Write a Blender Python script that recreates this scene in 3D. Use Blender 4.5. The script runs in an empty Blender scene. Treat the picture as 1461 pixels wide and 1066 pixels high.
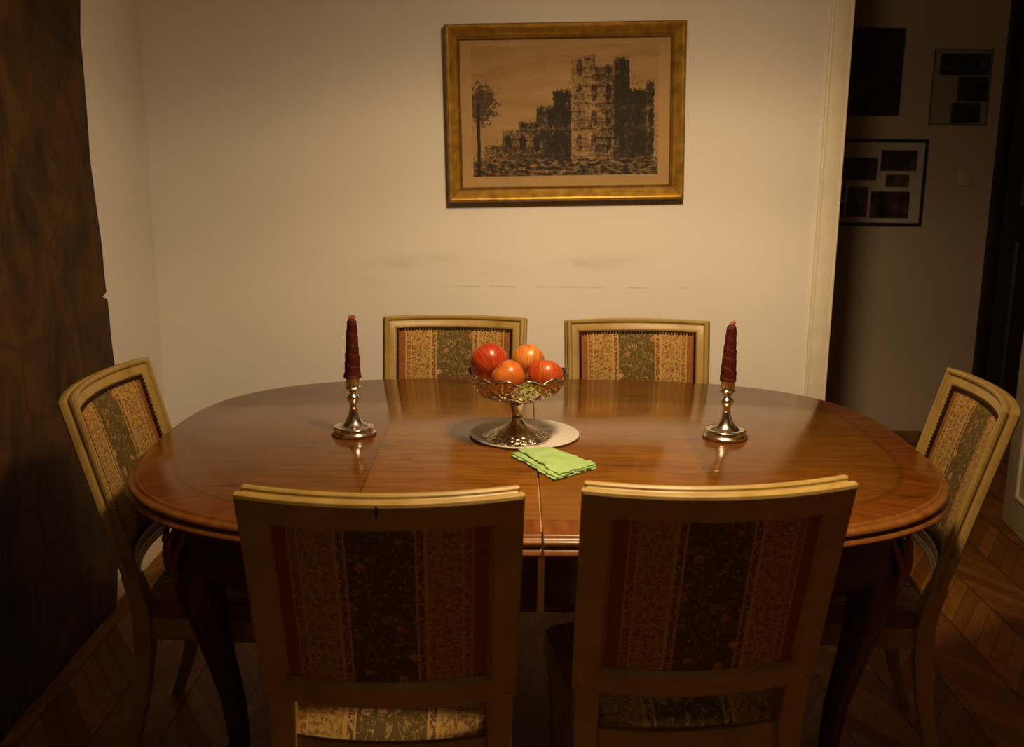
import bpy, bmesh, math, random
from mathutils import Vector, Matrix, noise as mnoise

random.seed(7)
S = bpy.context.scene
COL = S.collection
PI = math.pi

# ---------------------------------------------------------------- materials
class NT:
    """small helper for node materials"""
    def __init__(self, name, rough=0.5, metal=0.0, spec=0.5):
        self.m = bpy.data.materials.new(name)
        self.m.use_nodes = True
        self.t = self.m.node_tree
        self.b = self.t.nodes['Principled BSDF']
        self.b.inputs['Roughness'].default_value = rough
        self.b.inputs['Metallic'].default_value = metal
        self.b.inputs['Specular IOR Level'].default_value = spec
    def n(self, typ, **kw):
        nd = self.t.nodes.new(typ)
        for k, v in kw.items():
            setattr(nd, k, v)
        return nd
    def put(self, sock, v):
        if hasattr(v, 'is_linked') or hasattr(v, 'links'):
            self.t.links.new(v, sock)
        else:
            if isinstance(v, (tuple, list)) and len(v) == 3 and sock.type == 'RGBA':
                v = (*v, 1)
            sock.default_value = v
    def math(self, op, a, b=None, c=None, clamp=False):
        nd = self.n('ShaderNodeMath', operation=op)
        nd.use_clamp = clamp
        self.put(nd.inputs[0], a)
        if b is not None: self.put(nd.inputs[1], b)
        if c is not None: self.put(nd.inputs[2], c)
        return nd.outputs[0]
    def coord(self, kind='Object'):
        return self.n('ShaderNodeTexCoord').outputs[kind]
    def mapping(self, vec, scale=(1, 1, 1), rot=(0, 0, 0), loc=(0, 0, 0)):
        nd = self.n('ShaderNodeMapping')
        self.put(nd.inputs['Vector'], vec)
        nd.inputs['Scale'].default_value = scale
        nd.inputs['Rotation'].default_value = rot
        nd.inputs['Location'].default_value = loc
        return nd.outputs[0]
    def sep(self, vec):
        nd = self.n('ShaderNodeSeparateXYZ')
        self.put(nd.inputs[0], vec)
        return nd.outputs
    def comb(self, x, y, z=0.0):
        nd = self.n('ShaderNodeCombineXYZ')
        self.put(nd.inputs[0], x); self.put(nd.inputs[1], y); self.put(nd.inputs[2], z)
        return nd.outputs[0]
    def noise(self, vec, scale=5.0, detail=3.0, rough=0.5, dist=0.0, out='Fac'):
        nd = self.n('ShaderNodeTexNoise')
        self.put(nd.inputs['Vector'], vec)
        nd.inputs['Scale'].default_value = scale
        nd.inputs['Detail'].default_value = detail
        nd.inputs['Roughness'].default_value = rough
        nd.inputs['Distortion'].default_value = dist
        return nd.outputs[out]
    def voro(self, vec, scale=5.0, feature='F1', out='Distance'):
        nd = self.n('ShaderNodeTexVoronoi', feature=feature)
        self.put(nd.inputs['Vector'], vec)
        nd.inputs['Scale'].default_value = scale
        return nd.outputs[out]
    def ramp(self, fac, stops, interp='LINEAR'):
        nd = self.n('ShaderNodeValToRGB')
        nd.color_ramp.interpolation = interp
        el = nd.color_ramp.elements
        while len(el) < len(stops):
            el.new(0.5)
        for e, (p, c) in zip(el, stops):
            e.position = p
            e.color = (*c, 1) if isinstance(c, (tuple, list)) else (c, c, c, 1)
        self.put(nd.inputs[0], fac)
        return nd.outputs[0]
    def mix(self, fac, a, b, blend='MIX'):
        nd = self.n('ShaderNodeMix', data_type='RGBA', blend_type=blend)
        self.put(nd.inputs[0], fac)
        self.put(nd.inputs[6], a); self.put(nd.inputs[7], b)
        return nd.outputs[2]
    def step(self, v, lo, hi):
        nd = self.n('ShaderNodeMapRange', interpolation_type='SMOOTHSTEP')
        self.put(nd.inputs['Value'], v)
        nd.inputs['From Min'].default_value = lo
        nd.inputs['From Max'].default_value = hi
        return nd.outputs[0]
    def bump(self, h, strength=0.2, dist=0.01):
        nd = self.n('ShaderNodeBump')
        nd.inputs['Strength'].default_value = strength
        nd.inputs['Distance'].default_value = dist
        self.put(nd.inputs['Height'], h)
        self.t.links.new(nd.outputs[0], self.b.inputs['Normal'])
    def color(self, c):
        self.put(self.b.inputs['Base Color'], c)
        return self
    def rough(self, r):
        self.put(self.b.inputs['Roughness'], r)

def plain(name, c, rough=0.5, metal=0.0, spec=0.5, vary=0.12, scale=20):
    k = NT(name, rough, metal, spec)
    nz = k.noise(k.coord(), scale, 4)
    lo = tuple(v * (1 - vary) for v in c); hi = tuple(min(1, v * (1 + vary)) for v in c)
    k.color(k.ramp(nz, [(0.3, lo), (0.7, hi)]))
    return k.m

def mat_wall(name, c, stain=True):
    k = NT(name, 0.85, spec=0.2)
    g = k.n('ShaderNodeNewGeometry').outputs['Position']
    big = k.noise(g, 1.3, 4, 0.6)
    col = k.ramp(big, [(0.3, tuple(v * 0.94 for v in c)), (0.7, c)])
    if stain:
        xyz = k.sep(g)
        wob = k.math('MULTIPLY', k.math('SUBTRACT', k.noise(k.mapping(g, (2.2, 1, 1)), 1.5, 4), 0.5), 0.16)
        z = k.math('ADD', xyz[2], wob)
        d = k.math('ABSOLUTE', k.math('SUBTRACT', z, 1.0))
        band = k.math('SUBTRACT', 1.0, k.step(d, 0.0, 0.075))
        inx = k.step(k.math('ABSOLUTE', k.math('SUBTRACT', xyz[0], -0.1)), 0.85, 0.3)
        patch = k.step(k.noise(k.mapping(g, (1, 1, 3)), 3.0, 5, 0.6), 0.42, 0.75)
        f = k.math('MULTIPLY', k.math('MULTIPLY', band, inx), k.math('MULTIPLY', patch, 0.45))
        col = k.mix(f, col, (0.36, 0.29, 0.22))
        # thin scuff line left by chair tops
        d2 = k.math('ABSOLUTE', k.math('SUBTRACT', k.math('ADD', xyz[2], k.math('MULTIPLY', wob, 0.05)), 0.935))
        ln = k.math('SUBTRACT', 1.0, k.step(d2, 0.001, 0.005))
        inx2 = k.step(k.math('ABSOLUTE', k.math('SUBTRACT', xyz[0], 0.2)), 0.56, 0.4)
        brk = k.step(k.noise(k.mapping(g, (7, 1, 1)), 2.0, 4), 0.45, 0.6)
        col = k.mix(k.math('MULTIPLY', k.math('MULTIPLY', ln, inx2), k.math('MULTIPLY', brk, 0.28)), col, (0.25, 0.17, 0.1))
    k.color(col)
    k.bump(k.noise(g, 60, 3), 0.06, 0.004)
    return k.m

def mat_fabric(name):
    """striped floral upholstery; UV u across the stripes 0..1, v along in the same unit"""
    k = NT(name, 0.8, spec=0.25)
    uv = k.coord('UV')
    s = k.sep(uv)
    t = k.math('MULTIPLY', k.math('ABSOLUTE', k.math('SUBTRACT', s[0], 0.5)), 2.0)
    OL = (0.105, 0.066, 0.014); CR = (0.44, 0.27, 0.075); OR = (0.25, 0.092, 0.018); BR = (0.17, 0.078, 0.016); DK = (0.13, 0.06, 0.015)
    base = k.ramp(t, [(0.0, OL), (0.31, CR), (0.33, DK), (0.39, CR), (0.425, BR), (0.74, CR), (0.76, OR), (0.83, CR), (0.845, OR)], 'CONSTANT')
    # zones
    z_ol = k.ramp(t, [(0, 1.0), (0.31, 0.0)], 'CONSTANT')
    z_de = k.ramp(t, [(0, 0.0), (0.425, 1.0), (0.74, 0.0)], 'CONSTANT')
    z_na = k.ramp(t, [(0, 0.0), (0.33, 1.0), (0.39, 0.0), (0.76, 1.0), (0.83, 0.0)], 'CONSTANT')
    z_or = k.ramp(t, [(0, 0.0), (0.845, 1.0)], 'CONSTANT')
    # dense cream foliage
    dn = k.step(k.noise(uv, 66, 2.5, 0.55, 0.8), 0.46, 0.54)
    dn2 = k.step(k.noise(uv, 23, 2, 0.5, 0.5), 0.40, 0.55)
    dcol = k.mix(dn, BR, CR)
    dcol = k.mix(k.step(k.voro(uv, 11), 0.20, 0.16), dcol, (0.36, 0.13, 0.045))
    col = k.mix(z_de, base, k.mix(k.math('MULTIPLY', dn2, 0.35), dcol, CR))
    # narrow floral border
    nn = k.step(k.noise(uv, 60, 2, 0.5), 0.5, 0.56)
    col = k.mix(k.math('MULTIPLY', z_na, nn), col, (0.40, 0.25, 0.08))
    # orange ribbons
    on = k.step(k.noise(uv, 30, 3, 0.6), 0.52, 0.62)
    col = k.mix(k.math('MULTIPLY', k.math('MULTIPLY', z_or, on), 0.5), col, (0.10, 0.06, 0.015))
    # vines and flowers on the olive band
    vn = k.math('ABSOLUTE', k.math('SUBTRACT', k.noise(uv, 12, 2.5, 0.5, 1.6), 0.5))
    vine = k.step(vn, 0.022, 0.008)
    col = k.mix(k.math('MULTIPLY', z_ol, k.math('MULTIPLY', vine, 0.75)), col, (0.34, 0.24, 0.075))
    lv = k.step(k.voro(uv, 32), 0.24, 0.16)
    lm = k.step(k.noise(uv, 13, 2), 0.5, 0.58)
    col = k.mix(k.math('MULTIPLY', z_ol, k.math('MULTIPLY', lv, lm)), col, (0.38, 0.27, 0.09))
    fl = k.step(k.voro(uv, 7.5), 0.22, 0.17)
    fcol = k.mix(k.voro(uv, 7.5, 'F1', 'Color'), (0.42, 0.12, 0.06), (0.45, 0.30, 0.14))
    fcol = k.mix(k.step(k.noise(uv, 55, 2), 0.42, 0.62), fcol, (0.22, 0.09, 0.03))
    col = k.mix(k.math('MULTIPLY', z_ol, fl), col, fcol)
    k.color(col)
    k.bump(k.noise(uv, 190, 2), 0.25, 0.002)
    return k.m

def mat_paint(name):
    """worn olive-cream chair paint"""
    k = NT(name, 0.42, spec=0.45)
    o = k.coord()
    a = k.noise(o, 9, 5, 0.6)
    c = k.ramp(a, [(0.25, (0.23, 0.145, 0.030)), (0.5, (0.34, 0.225, 0.055)), (0.8, (0.42, 0.29, 0.090))])
    w = k.step(k.noise(o, 34, 5, 0.65), 0.62, 0.72)
    c = k.mix(k.math('MULTIPLY', w, 0.55), c, (0.15, 0.08, 0.025))
    k.color(c)
    k.bump(k.noise(o, 60, 4), 0.15, 0.002)
    return k.m

TA, TB, TN = 0.86, 0.622, 3.0          # table half width, half depth, superellipse power

def mat_tabletop(name):
    k = NT(name, 0.2, spec=0.75)
    o = k.coord()
    s = k.sep(o)
    ax = k.math('ABSOLUTE', s[0]); ay = k.math('ABSOLUTE', s[1])
    f = k.math('ADD', k.math('POWER', k.math('DIVIDE', ax, TA - 0.085), TN),
               k.math('POWER', k.math('DIVIDE', ay, TB - 0.085), TN))
    border = k.step(f, 0.995, 1.012)
    line = k.math('SUBTRACT', 1.0, k.step(k.math('ABSOLUTE', k.math('SUBTRACT', f, 1.0)), 0.012, 0.03))
    g = k.noise(k.mapping(o, (2.0, 16, 1)), 3.2, 8, 0.62, 0.7)
    fine = k.noise(k.mapping(o, (6, 110, 1)), 3.0, 3, 0.5)
    c = k.ramp(g, [(0.25, (0.10, 0.034, 0.004)), (0.45, (0.175, 0.064, 0.006)), (0.62, (0.22, 0.084, 0.007)), (0.8, (0.27, 0.11, 0.010))])
    c = k.mix(k.math('MULTIPLY', k.step(fine, 0.45, 0.7), 0.3), c, (0.08, 0.028, 0.006))
    # veneer panels: dimmer light at the table ends painted in as darker tones
    end_dim = k.ramp(k.math('DIVIDE', k.math('ADD', s[0], 0.86), 1.72), [(0, 0.84), (0.2994, 1.08), (0.5, 1.03), (0.7006, 0.74)], 'CONSTANT')
    c = k.mix(1.0, c, end_dim, 'MULTIPLY')
    seam = k.math('SUBTRACT', 1.0, k.step(k.math('ABSOLUTE', k.math('SUBTRACT', ax, 0.345)), 0.0006, 0.002))
    c = k.mix(k.math('MULTIPLY', seam, 0.5), c, (0.03, 0.012, 0.004))
    # cross-banded border: grain runs outwards
    ang = k.math('ARCTAN2', k.math('DIVIDE', s[1], TB), k.math('DIVIDE', s[0], TA))
    bg = k.noise(k.comb(k.math('MULTIPLY', ang, 26), k.math('MULTIPLY', f, 0.8)), 1.4, 6, 0.6)
    bc = k.ramp(bg, [(0.25, (0.11, 0.030, 0.004)), (0.5, (0.17, 0.050, 0.006)), (0.75, (0.23, 0.075, 0.008))])
    bc = k.mix(1.0, bc, k.ramp(k.math('DIVIDE', k.math('ADD', s[0], 0.86), 1.72), [(0, 0.88), (0.2994, 1.0), (0.7006, 0.78)], 'CONSTANT'), 'MULTIPLY')  # border ends carry the same painted-in dimming
    c = k.mix(border, c, bc)
    c = k.mix(k.math('MULTIPLY', line, 0.35), c, (0.035, 0.013, 0.004))
    # old dark stains in the polish
    st = k.step(k.noise(k.mapping(o, (1.2, 3.0, 1)), 3.3, 6, 0.7, 0.6), 0.57, 0.70)
    c = k.mix(k.math('MULTIPLY', st, 0.7), c, (0.03, 0.012, 0.004))
    k.color(c)
    k.rough(k.ramp(k.noise(o, 7, 5, 0.6), [(0.3, 0.10), (0.7, 0.19)]))
    k.bump(k.noise(k.mapping(o, (4, 60, 1)), 3, 3), 0.02, 0.002)
    return k.m

def mat_wood(name, c, rough=0.3, scale=(1, 1, 9), spec=0.5):
    k = NT(name, rough, spec=spec)
    o = k.coord()
    g = k.noise(k.mapping(o, scale), 7, 6, 0.6, 0.5)
    k.color(k.ramp(g, [(0.25, tuple(v * 0.5 for v in c)), (0.55, c), (0.8, tuple(v * 1.35 for v in c))]))
    return k.m

def mat_silver(name, c=(0.80, 0.74, 0.64), tarnish=0.35, engr=0.0, scale=60):
    k = NT(name, 0.17, metal=1.0)
    o = k.coord()
    nz = k.noise(o, scale, 4, 0.6)
    k.color(k.mix(k.math('MULTIPLY', k.step(nz, 0.48, 0.68), tarnish), c, (0.16, 0.10, 0.04)))
    k.rough(k.ramp(k.noise(o, 40, 3), [(0.3, 0.10), (0.7, 0.26)]))
    if engr:
        k.bump(k.math('ADD', k.noise(o, 110, 2), k.voro(o, 95)), engr, 0.004)
    return k.m

def mat_apple(name, red, yel, bias):
    k = NT(name, 0.3, spec=0.5)
    o = k.coord()
    s = k.sep(o)
    ang = k.math('ARCTAN2', s[1], s[0])
    streak = k.noise(k.comb(k.math('MULTIPLY', ang, 7), k.math('MULTIPLY', s[2], 12)), 1.5, 5, 0.7)
    big = k.noise(o, 15, 2)
    f = k.math('ADD', k.math('MULTIPLY', streak, 0.75), k.math('MULTIPLY', big, 0.35))
    f = k.math('ADD', f, bias)
    c = k.ramp(f, [(0.40, yel), (0.53, tuple((a + b) / 2 for a, b in zip(red, yel))), (0.66, red)])
    dots = k.step(k.voro(o, 190), 0.16, 0.1)
    c = k.mix(k.math('MULTIPLY', dots, 0.35), c, (0.75, 0.5, 0.2))
    k.color(c)
    return k.m

def mat_etching(name):
    """an invented rocky landscape in brown-black ink on toned paper"""
    k = NT(name, 0.7, spec=0.3)
    uv = k.coord('UV')
    s = k.sep(uv)
    u, v = s[0], s[1]
    PAPER = (0.36, 0.22, 0.085); INK = (0.016, 0.011, 0.005); MID = (0.12, 0.075, 0.028)
    jag = k.math('MULTIPLY', k.math('SUBTRACT', k.noise(k.mapping(uv, (60, 40, 1)), 1.0, 5, 0.75), 0.5), 0.16)
    uj = k.math('ADD', u, k.math('MULTIPLY', k.math('SUBTRACT', k.noise(k.mapping(uv, (30, 24, 1)), 1.0, 4, 0.7), 0.5), 0.035))
    wall = k.ramp(uj, [(0.0, 0.0), (0.06, 0.24), (0.16, 0.36), (0.25, 0.42), (0.34, 0.54), (0.43, 0.66), (0.53, 0.93), (0.66, 0.84), (0.76, 0.90), (0.84, 0.66), (0.93, 0.72), (0.975, 0.0)], 'CONSTANT')
    hh = k.math('ADD', wall, jag)
    mass = k.math('MULTIPLY', k.step(k.math('SUBTRACT', hh, v), -0.006, 0.012), k.step(wall, 0.02, 0.1))
    # each block of masonry has its own tone, with courses, hatching and dark openings
    side = k.ramp(uj, [(0.0, 0.50), (0.17, 0.42), (0.27, 0.36), (0.36, 0.26), (0.44, 0.12), (0.53, 0.62), (0.66, 0.46), (0.76, 0.18), (0.83, 0.10), (0.93, 0.34)], 'CONSTANT')
    big = k.noise(k.mapping(uv, (7, 6, 1)), 1.0, 4, 0.6, 0.6)
    mid = k.noise(k.mapping(uv, (48, 34, 1)), 1.0, 5, 0.75)
    hat = k.noise(k.mapping(uv, (170, 22, 1)), 1.0, 2, 0.5)
    crs = k.step(k.math('ABSOLUTE', k.math('SUBTRACT', k.math('FRACT', k.math('ADD', k.math('MULTIPLY', v, 15), k.math('MULTIPLY', big, 1.5))), 0.5)), 0.40, 0.49)
    ou = k.math('SUBTRACT', k.math('FRACT', k.math('MULTIPLY', u, 13.0)), 0.5)
    ov = k.math('SUBTRACT', k.math('FRACT', k.math('ADD', k.math('MULTIPLY', v, 5.2), 0.2)), 0.5)
    od = k.math('SQRT', k.math('ADD', k.math('POWER', k.math('MULTIPLY', ou, 1.7), 2.0), k.math('POWER', ov, 2.0)))
    hole = k.math('MULTIPLY', k.step(od, 0.40, 0.33), k.step(big, 0.42, 0.5))
    tone = k.math('ADD', side, k.math('ADD', k.math('MULTIPLY', k.math('SUBTRACT', big, 0.5), 1.1), k.math('ADD', k.math('MULTIPLY', k.math('SUBTRACT', mid, 0.5), 1.3), k.math('MULTIPLY', k.math('SUBTRACT', hat, 0.5), 0.7))))
    tone = k.math('SUBTRACT', tone, k.math('ADD', k.math('MULTIPLY', crs, 0.22), k.math('MULTIPLY', hole, 0.35)))
    rock = k.ramp(tone, [(0.12, INK), (0.34, (0.06, 0.038, 0.014)), (0.55, (0.19, 0.115, 0.044)), (0.75, (0.32, 0.19, 0.07))])
    # sky: faint drifting lines, darker clump upper left
    cl = k.noise(k.mapping(uv, (3, 10, 1)), 1.0, 5, 0.6)
    sky = k.ramp(cl, [(0.35, PAPER), (0.75, (0.25, 0.145, 0.052))])
    # scrubby growth along the wall tops
    sh_ = k.math('ADD', k.ramp(u, [(0.0, 0.2), (0.3, 0.42), (0.45, 0.62), (0.55, 0.80), (0.8, 0.84), (0.92, 0.74), (1.0, 0.5)]), k.math('MULTIPLY', k.math('SUBTRACT', k.noise(k.mapping(uv, (16, 3, 1)), 1.0, 3, 0.6), 0.5), 0.5))
    lf = k.step(k.noise(k.mapping(uv, (75, 55, 1)), 1.0, 3, 0.7), 0.50, 0.60)
    shrub = k.math('MULTIPLY', k.step(k.math('SUBTRACT', sh_, v), 0.0, 0.06), lf)
    sky = k.mix(k.math('MULTIPLY', shrub, 0.7), sky, (0.07, 0.043, 0.016))
    c = k.mix(mass, sky, rock)
    # foreground: light path with dark boulders
    fgl = k.math('ADD', 0.13, k.math('MULTIPLY', k.math('SUBTRACT', k.noise(k.mapping(uv, (9, 3, 1)), 1.0, 4, 0.6), 0.5), 0.14))
    fg = k.step(k.math('SUBTRACT', fgl, v), -0.01, 0.02)
    fgt = k.noise(k.mapping(uv, (26, 44, 1)), 1.0, 5, 0.7)
    c = k.mix(fg, c, k.ramp(fgt, [(0.46, INK), (0.56, (0.14, 0.085, 0.034)), (0.66, PAPER)]))
    # a slender tree at the left margin
    tx = k.math('ABSOLUTE', k.math('SUBTRACT', u, k.math('ADD', 0.022, k.math('MULTIPLY', k.noise(k.mapping(uv, (0, 7, 1)), 1.0, 2), 0.02))))
    trunk = k.math('MULTIPLY', k.step(tx, 0.012, 0.006), k.step(v, 0.62, 0.55))
    cx = k.math('DIVIDE', k.math('SUBTRACT', u, 0.05), 0.085); cy = k.math('DIVIDE', k.math('SUBTRACT', v, 0.56), 0.16)
    rr = k.math('SQRT', k.math('ADD', k.math('MULTIPLY', cx, cx), k.math('MULTIPLY', cy, cy)))
    fol = k.math('SUBTRACT', 1.0, k.math('ADD', rr, k.math('MULTIPLY', k.math('SUBTRACT', k.noise(k.mapping(uv, (34, 24, 1)), 1.0, 6, 0.8), 0.5), 4.5)))
    c = k.mix(k.math('MAXIMUM', trunk, k.math('MULTIPLY', k.step(fol, 0.0, 0.25), 0.85)), c, INK)
    k.color(c)
    return k.m

def mat_photo(name, tint, seed):
    k = NT(name, 0.35, spec=0.4)
    o = k.coord()
    a = k.noise(k.mapping(o, (14, 14, 14), loc=(seed, seed * 2.1, 0)), 1.0, 4, 0.6)
    k.color(k.ramp(a, [(0.35, tuple(v * 0.25 for v in tint)), (0.55, tint), (0.75, tuple(min(1, v * 3.0) for v in tint))]))
    return k.m

def mat_tapestry(name):
    k = NT(name, 0.75, spec=0.25)
    o = k.coord()
    p = k.mapping(o, (1, 1.5, 1.0))
    a = k.noise(p, 3.2, 6, 0.62, 1.1)
    c = k.ramp(a, [(0.28, (0.010, 0.004, 0.001)), (0.45, (0.036, 0.016, 0.002)), (0.6, (0.072, 0.032, 0.004)), (0.78, (0.042, 0.014, 0.002))])
    cells = k.voro(k.mapping(o, (1, 5, 4)), 1.4, 'DISTANCE_TO_EDGE')
    c = k.mix(k.math('MULTIPLY', k.math('MULTIPLY', k.step(cells, 0.07, 0.01), k.step(a, 0.45, 0.6)), 0.45), c, (0.012, 0.006, 0.002))
    cr = k.noise(k.mapping(o, (1, 3.2, 15)), 2.4, 5, 0.7, 0.7)
    c = k.mix(k.math('MULTIPLY', k.step(cr, 0.63, 0.70), 0.85), c, (0.008, 0.004, 0.002))
    fibre = k.noise(k.mapping(o, (1, 60, 2)), 2.0, 3)
    c = k.mix(k.math('MULTIPLY', k.step(fibre, 0.5, 0.7), 0.3), c, (0.065, 0.032, 0.005))
    k.color(c)
    k.bump(k.math('ADD', a, k.math('MULTIPLY', cr, 0.5)), 0.3, 0.01)
    return k.m

def mat_parquet(name):
    k = NT(name, 0.55, spec=0.15)
    g = k.n('ShaderNodeNewGeometry').outputs['Position']
    s = k.sep(g)
    W = 0.34
    xf = k.math('DIVIDE', s[0], W)
    tri = k.math('ABSOLUTE', k.math('SUBTRACT', k.math('FRACT', xf), 0.5))        # 0..0.5
    yy = k.math('ADD', s[1], k.math('MULTIPLY', tri, W * 2 * 0.8))
    row = k.math('DIVIDE', yy, 0.085)
    cell = k.math('FLOOR', row)
    colx = k.math('FLOOR', k.math('MULTIPLY', xf, 2.0))
    wn = k.n('ShaderNodeTexWhiteNoise', noise_dimensions='2D')
    k.put(wn.inputs['Vector'], k.comb(cell, colx))
    c = k.ramp(wn.outputs['Value'], [(0.0, (0.14, 0.050, 0.009)), (0.5, (0.19, 0.074, 0.014)), (1.0, (0.26, 0.105, 0.022))])
    gr = k.noise(k.mapping(g, (30, 6, 1)), 2.0, 4)
    c = k.mix(k.math('MULTIPLY', k.step(gr, 0.4, 0.7), 0.35), c, (0.07, 0.028, 0.008))
    fr = k.math('FRACT', row)
    e1 = k.step(k.math('ABSOLUTE', k.math('SUBTRACT', fr, 0.5)), 0.46, 0.49)
    e2 = k.step(k.math('ABSOLUTE', k.math('SUBTRACT', tri, 0.25)), 0.236, 0.246)
    c = k.mix(k.math('MULTIPLY', k.math('MAXIMUM', e1, e2), 0.7), c, (0.02, 0.008, 0.003))
    k.color(c)
    return k.m

def mat_cloth(name):
    k = NT(name, 0.85, spec=0.2)
    o = k.coord()
    nz = k.noise(o, 28, 4)
    k.color(k.ramp(nz, [(0.3, (0.30, 0.50, 0.16)), (0.7, (0.40, 0.60, 0.23))]))
    k.bump(k.noise(o, 320, 2), 0.35, 0.002)
    return k.m

M = {}
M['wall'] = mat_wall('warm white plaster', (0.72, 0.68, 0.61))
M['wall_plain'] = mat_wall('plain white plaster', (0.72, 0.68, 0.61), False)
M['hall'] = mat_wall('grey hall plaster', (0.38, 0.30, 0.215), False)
M['trim'] = plain('cream gloss paint', (0.72, 0.66, 0.50), 0.4, vary=0.05)
M['door'] = plain('ivory door paint', (0.62, 0.56, 0.38), 0.45, vary=0.05)
M['darkdoor'] = mat_wood('dark brown door', (0.018, 0.008, 0.004), 0.5)
M['skirt'] = mat_wood('brown skirting', (0.17, 0.085, 0.03), 0.4, (9, 1, 1))
M['fabric'] = mat_fabric('striped floral fabric')
M['paint'] = mat_paint('worn olive cream paint')
M['nail'] = plain('dark bronze nailheads', (0.075, 0.035, 0.016), 0.35, 0.7, vary=0.3)
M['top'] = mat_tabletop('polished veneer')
M['wood'] = mat_wood('dark mahogany', (0.055, 0.016, 0.005), 0.27)
M['edge'] = mat_wood('mahogany edge', (0.22, 0.080, 0.016), 0.25, (3, 3, 1))
M['pale'] = mat_wood('pale added seam strip', (0.55, 0.36, 0.16), 0.6, (1, 14, 1))
M['silver'] = mat_silver('polished silver', (0.86, 0.81, 0.73), 0.25)
M['silver_old'] = mat_silver('tarnished silver', (0.72, 0.63, 0.48), 0.7, 0.7, 120)
M['silver_stem'] = mat_silver('old silver', (0.64, 0.55, 0.40), 0.6, 0.0, 40)
M['felt'] = plain('dark red felt', (0.07, 0.012, 0.010), 0.9)
M['wax'] = plain('dark red wax', (0.070, 0.010, 0.006), 0.62, spec=0.2, vary=0.3, scale=70)
M['wax_tip'] = plain('pale red wax tip', (0.36, 0.07, 0.035), 0.5, vary=0.2, scale=70)
M['disc'] = plain('cream board', (0.61, 0.57, 0.50), 0.5, vary=0.05)
M['discrim'] = plain('dark board rim', (0.07, 0.045, 0.02), 0.5)
M['cloth'] = mat_cloth('lime green cloth')
M['gold'] = plain('gilt', (0.46, 0.26, 0.035), 0.32, 0.55, vary=0.35, scale=30)
M['goldin'] = plain('dark gilt', (0.20, 0.105, 0.018), 0.4, 0.4, vary=0.3, scale=30)
M['paper'] = plain('toned paper', (0.36, 0.225, 0.09), 0.7, spec=0.3, vary=0.06, scale=6)
M['etch'] = mat_etching('brown ink landscape')
M['black'] = plain('black frame', (0.012, 0.009, 0.008), 0.4)
M['mat'] = plain('grey white mat', (0.36, 0.32, 0.25), 0.6, vary=0.04)
M['mat_dim'] = plain('toned board', (0.22, 0.185, 0.13), 0.6, vary=0.06)
M['greyframe'] = plain('grey frame', (0.10, 0.085, 0.06), 0.5)
M['switch'] = plain('yellowed plastic', (0.40, 0.36, 0.22), 0.4, vary=0.03)
M['tapestry'] = mat_tapestry('dark tapestry')
M['floor'] = mat_parquet('parquet')
M['ceiling'] = plain('ceiling paint', (0.70, 0.64, 0.54), 0.9, vary=0.03)
M['stalk'] = plain('apple stalk', (0.09, 0.045, 0.015), 0.7)
M['crack'] = plain('dark crack', (0.012, 0.008, 0.003), 0.8)

# ---------------------------------------------------------------- geometry helpers
def link(name, bm, mats, parent=None, smooth=True, angle=35, recalc=True):
    if recalc:
        bmesh.ops.recalc_face_normals(bm, faces=bm.faces)
    me = bpy.data.meshes.new(name)
    bm.to_mesh(me); bm.free()
    if not isinstance(mats, (list, tuple)): mats = [mats]
    for m in mats: me.materials.append(M[m] if isinstance(m, str) else m)
    o = bpy.data.objects.new(name, me)
    COL.objects.link(o)
    if parent: o.parent = parent
    if smooth:
        for p in me.polygons: p.use_smooth = True
        me.set_sharp_from_angle(angle=math.radians(angle))
    return o

def thing(name, label, cat, loc=(0, 0, 0), rz=0.0, group=None):
    o = bpy.data.objects.new(name, None)
    o.empty_display_size = 0.1
    COL.objects.link(o)
    o.location = loc; o.rotation_euler = (0, 0, rz)
    o['label'] = label; o['category'] = cat
    if group: o['group'] = group
    return o

def tag(o, label, cat, group=None):
    o['label'] = label; o['category'] = cat
    if group: o['group'] = group
    return o

def struct(o, label=None, cat=None):
    o['kind'] = 'structure'
    if label: o['label'] = label
    if cat: o['category'] = cat
    return o

def box(bm, x0, x1, y0, y1, z0, z1, bev=0.0, mi=0):
    vs = [bm.verts.new((x, y, z)) for x in (x0, x1) for y in (y0, y1) for z in (z0, z1)]
    fs = []
    for q in ((0, 1, 3, 2), (4, 6, 7, 5), (0, 4, 5, 1), (2, 3, 7, 6), (0, 2, 6, 4), (1, 5, 7, 3)):
        f = bm.faces.new([vs[i] for i in q]); f.material_index = mi; fs.append(f)
    if bev > 0:
        es = list({e for f in fs for e in f.edges})
        r = bmesh.ops.bevel(bm, geom=es, offset=bev, segments=2, affect='EDGES', profile=0.5)
        for f in r['faces']: f.material_index = mi
    return vs

def boxobj(name, dims, mat, parent=None, bev=0.003):
    bm = bmesh.new(); box(bm, *dims, bev=bev)
    return link(name, bm, mat, parent, smooth=bev > 0)

def lathe(bm, prof, seg=40, c=(0, 0, 0), rad=None, mi=0, cap0=True, cap1=True):
    """prof: (r, z) from bottom to top; rad(angle, r, i) may reshape the ring"""
    rings = []
    for i, (r, z) in enumerate(prof):
        ring = []
        for k in range(seg):
            a = 2 * PI * k / seg
            rr = rad(a, r, i) if rad else r
            ring.append(bm.verts.new((c[0] + rr * math.cos(a), c[1] + rr * math.sin(a), c[2] + z)))
        rings.append(ring)
    for a, b in zip(rings, rings[1:]):
        for k in range(seg):
            f = bm.faces.new((a[k], a[(k + 1) % seg], b[(k + 1) % seg], b[k])); f.material_index = mi
    if cap0: bm.faces.new(rings[0][::-1]).material_index = mi
    if cap1: bm.faces.new(rings[-1]).material_index = mi
    return rings

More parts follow.
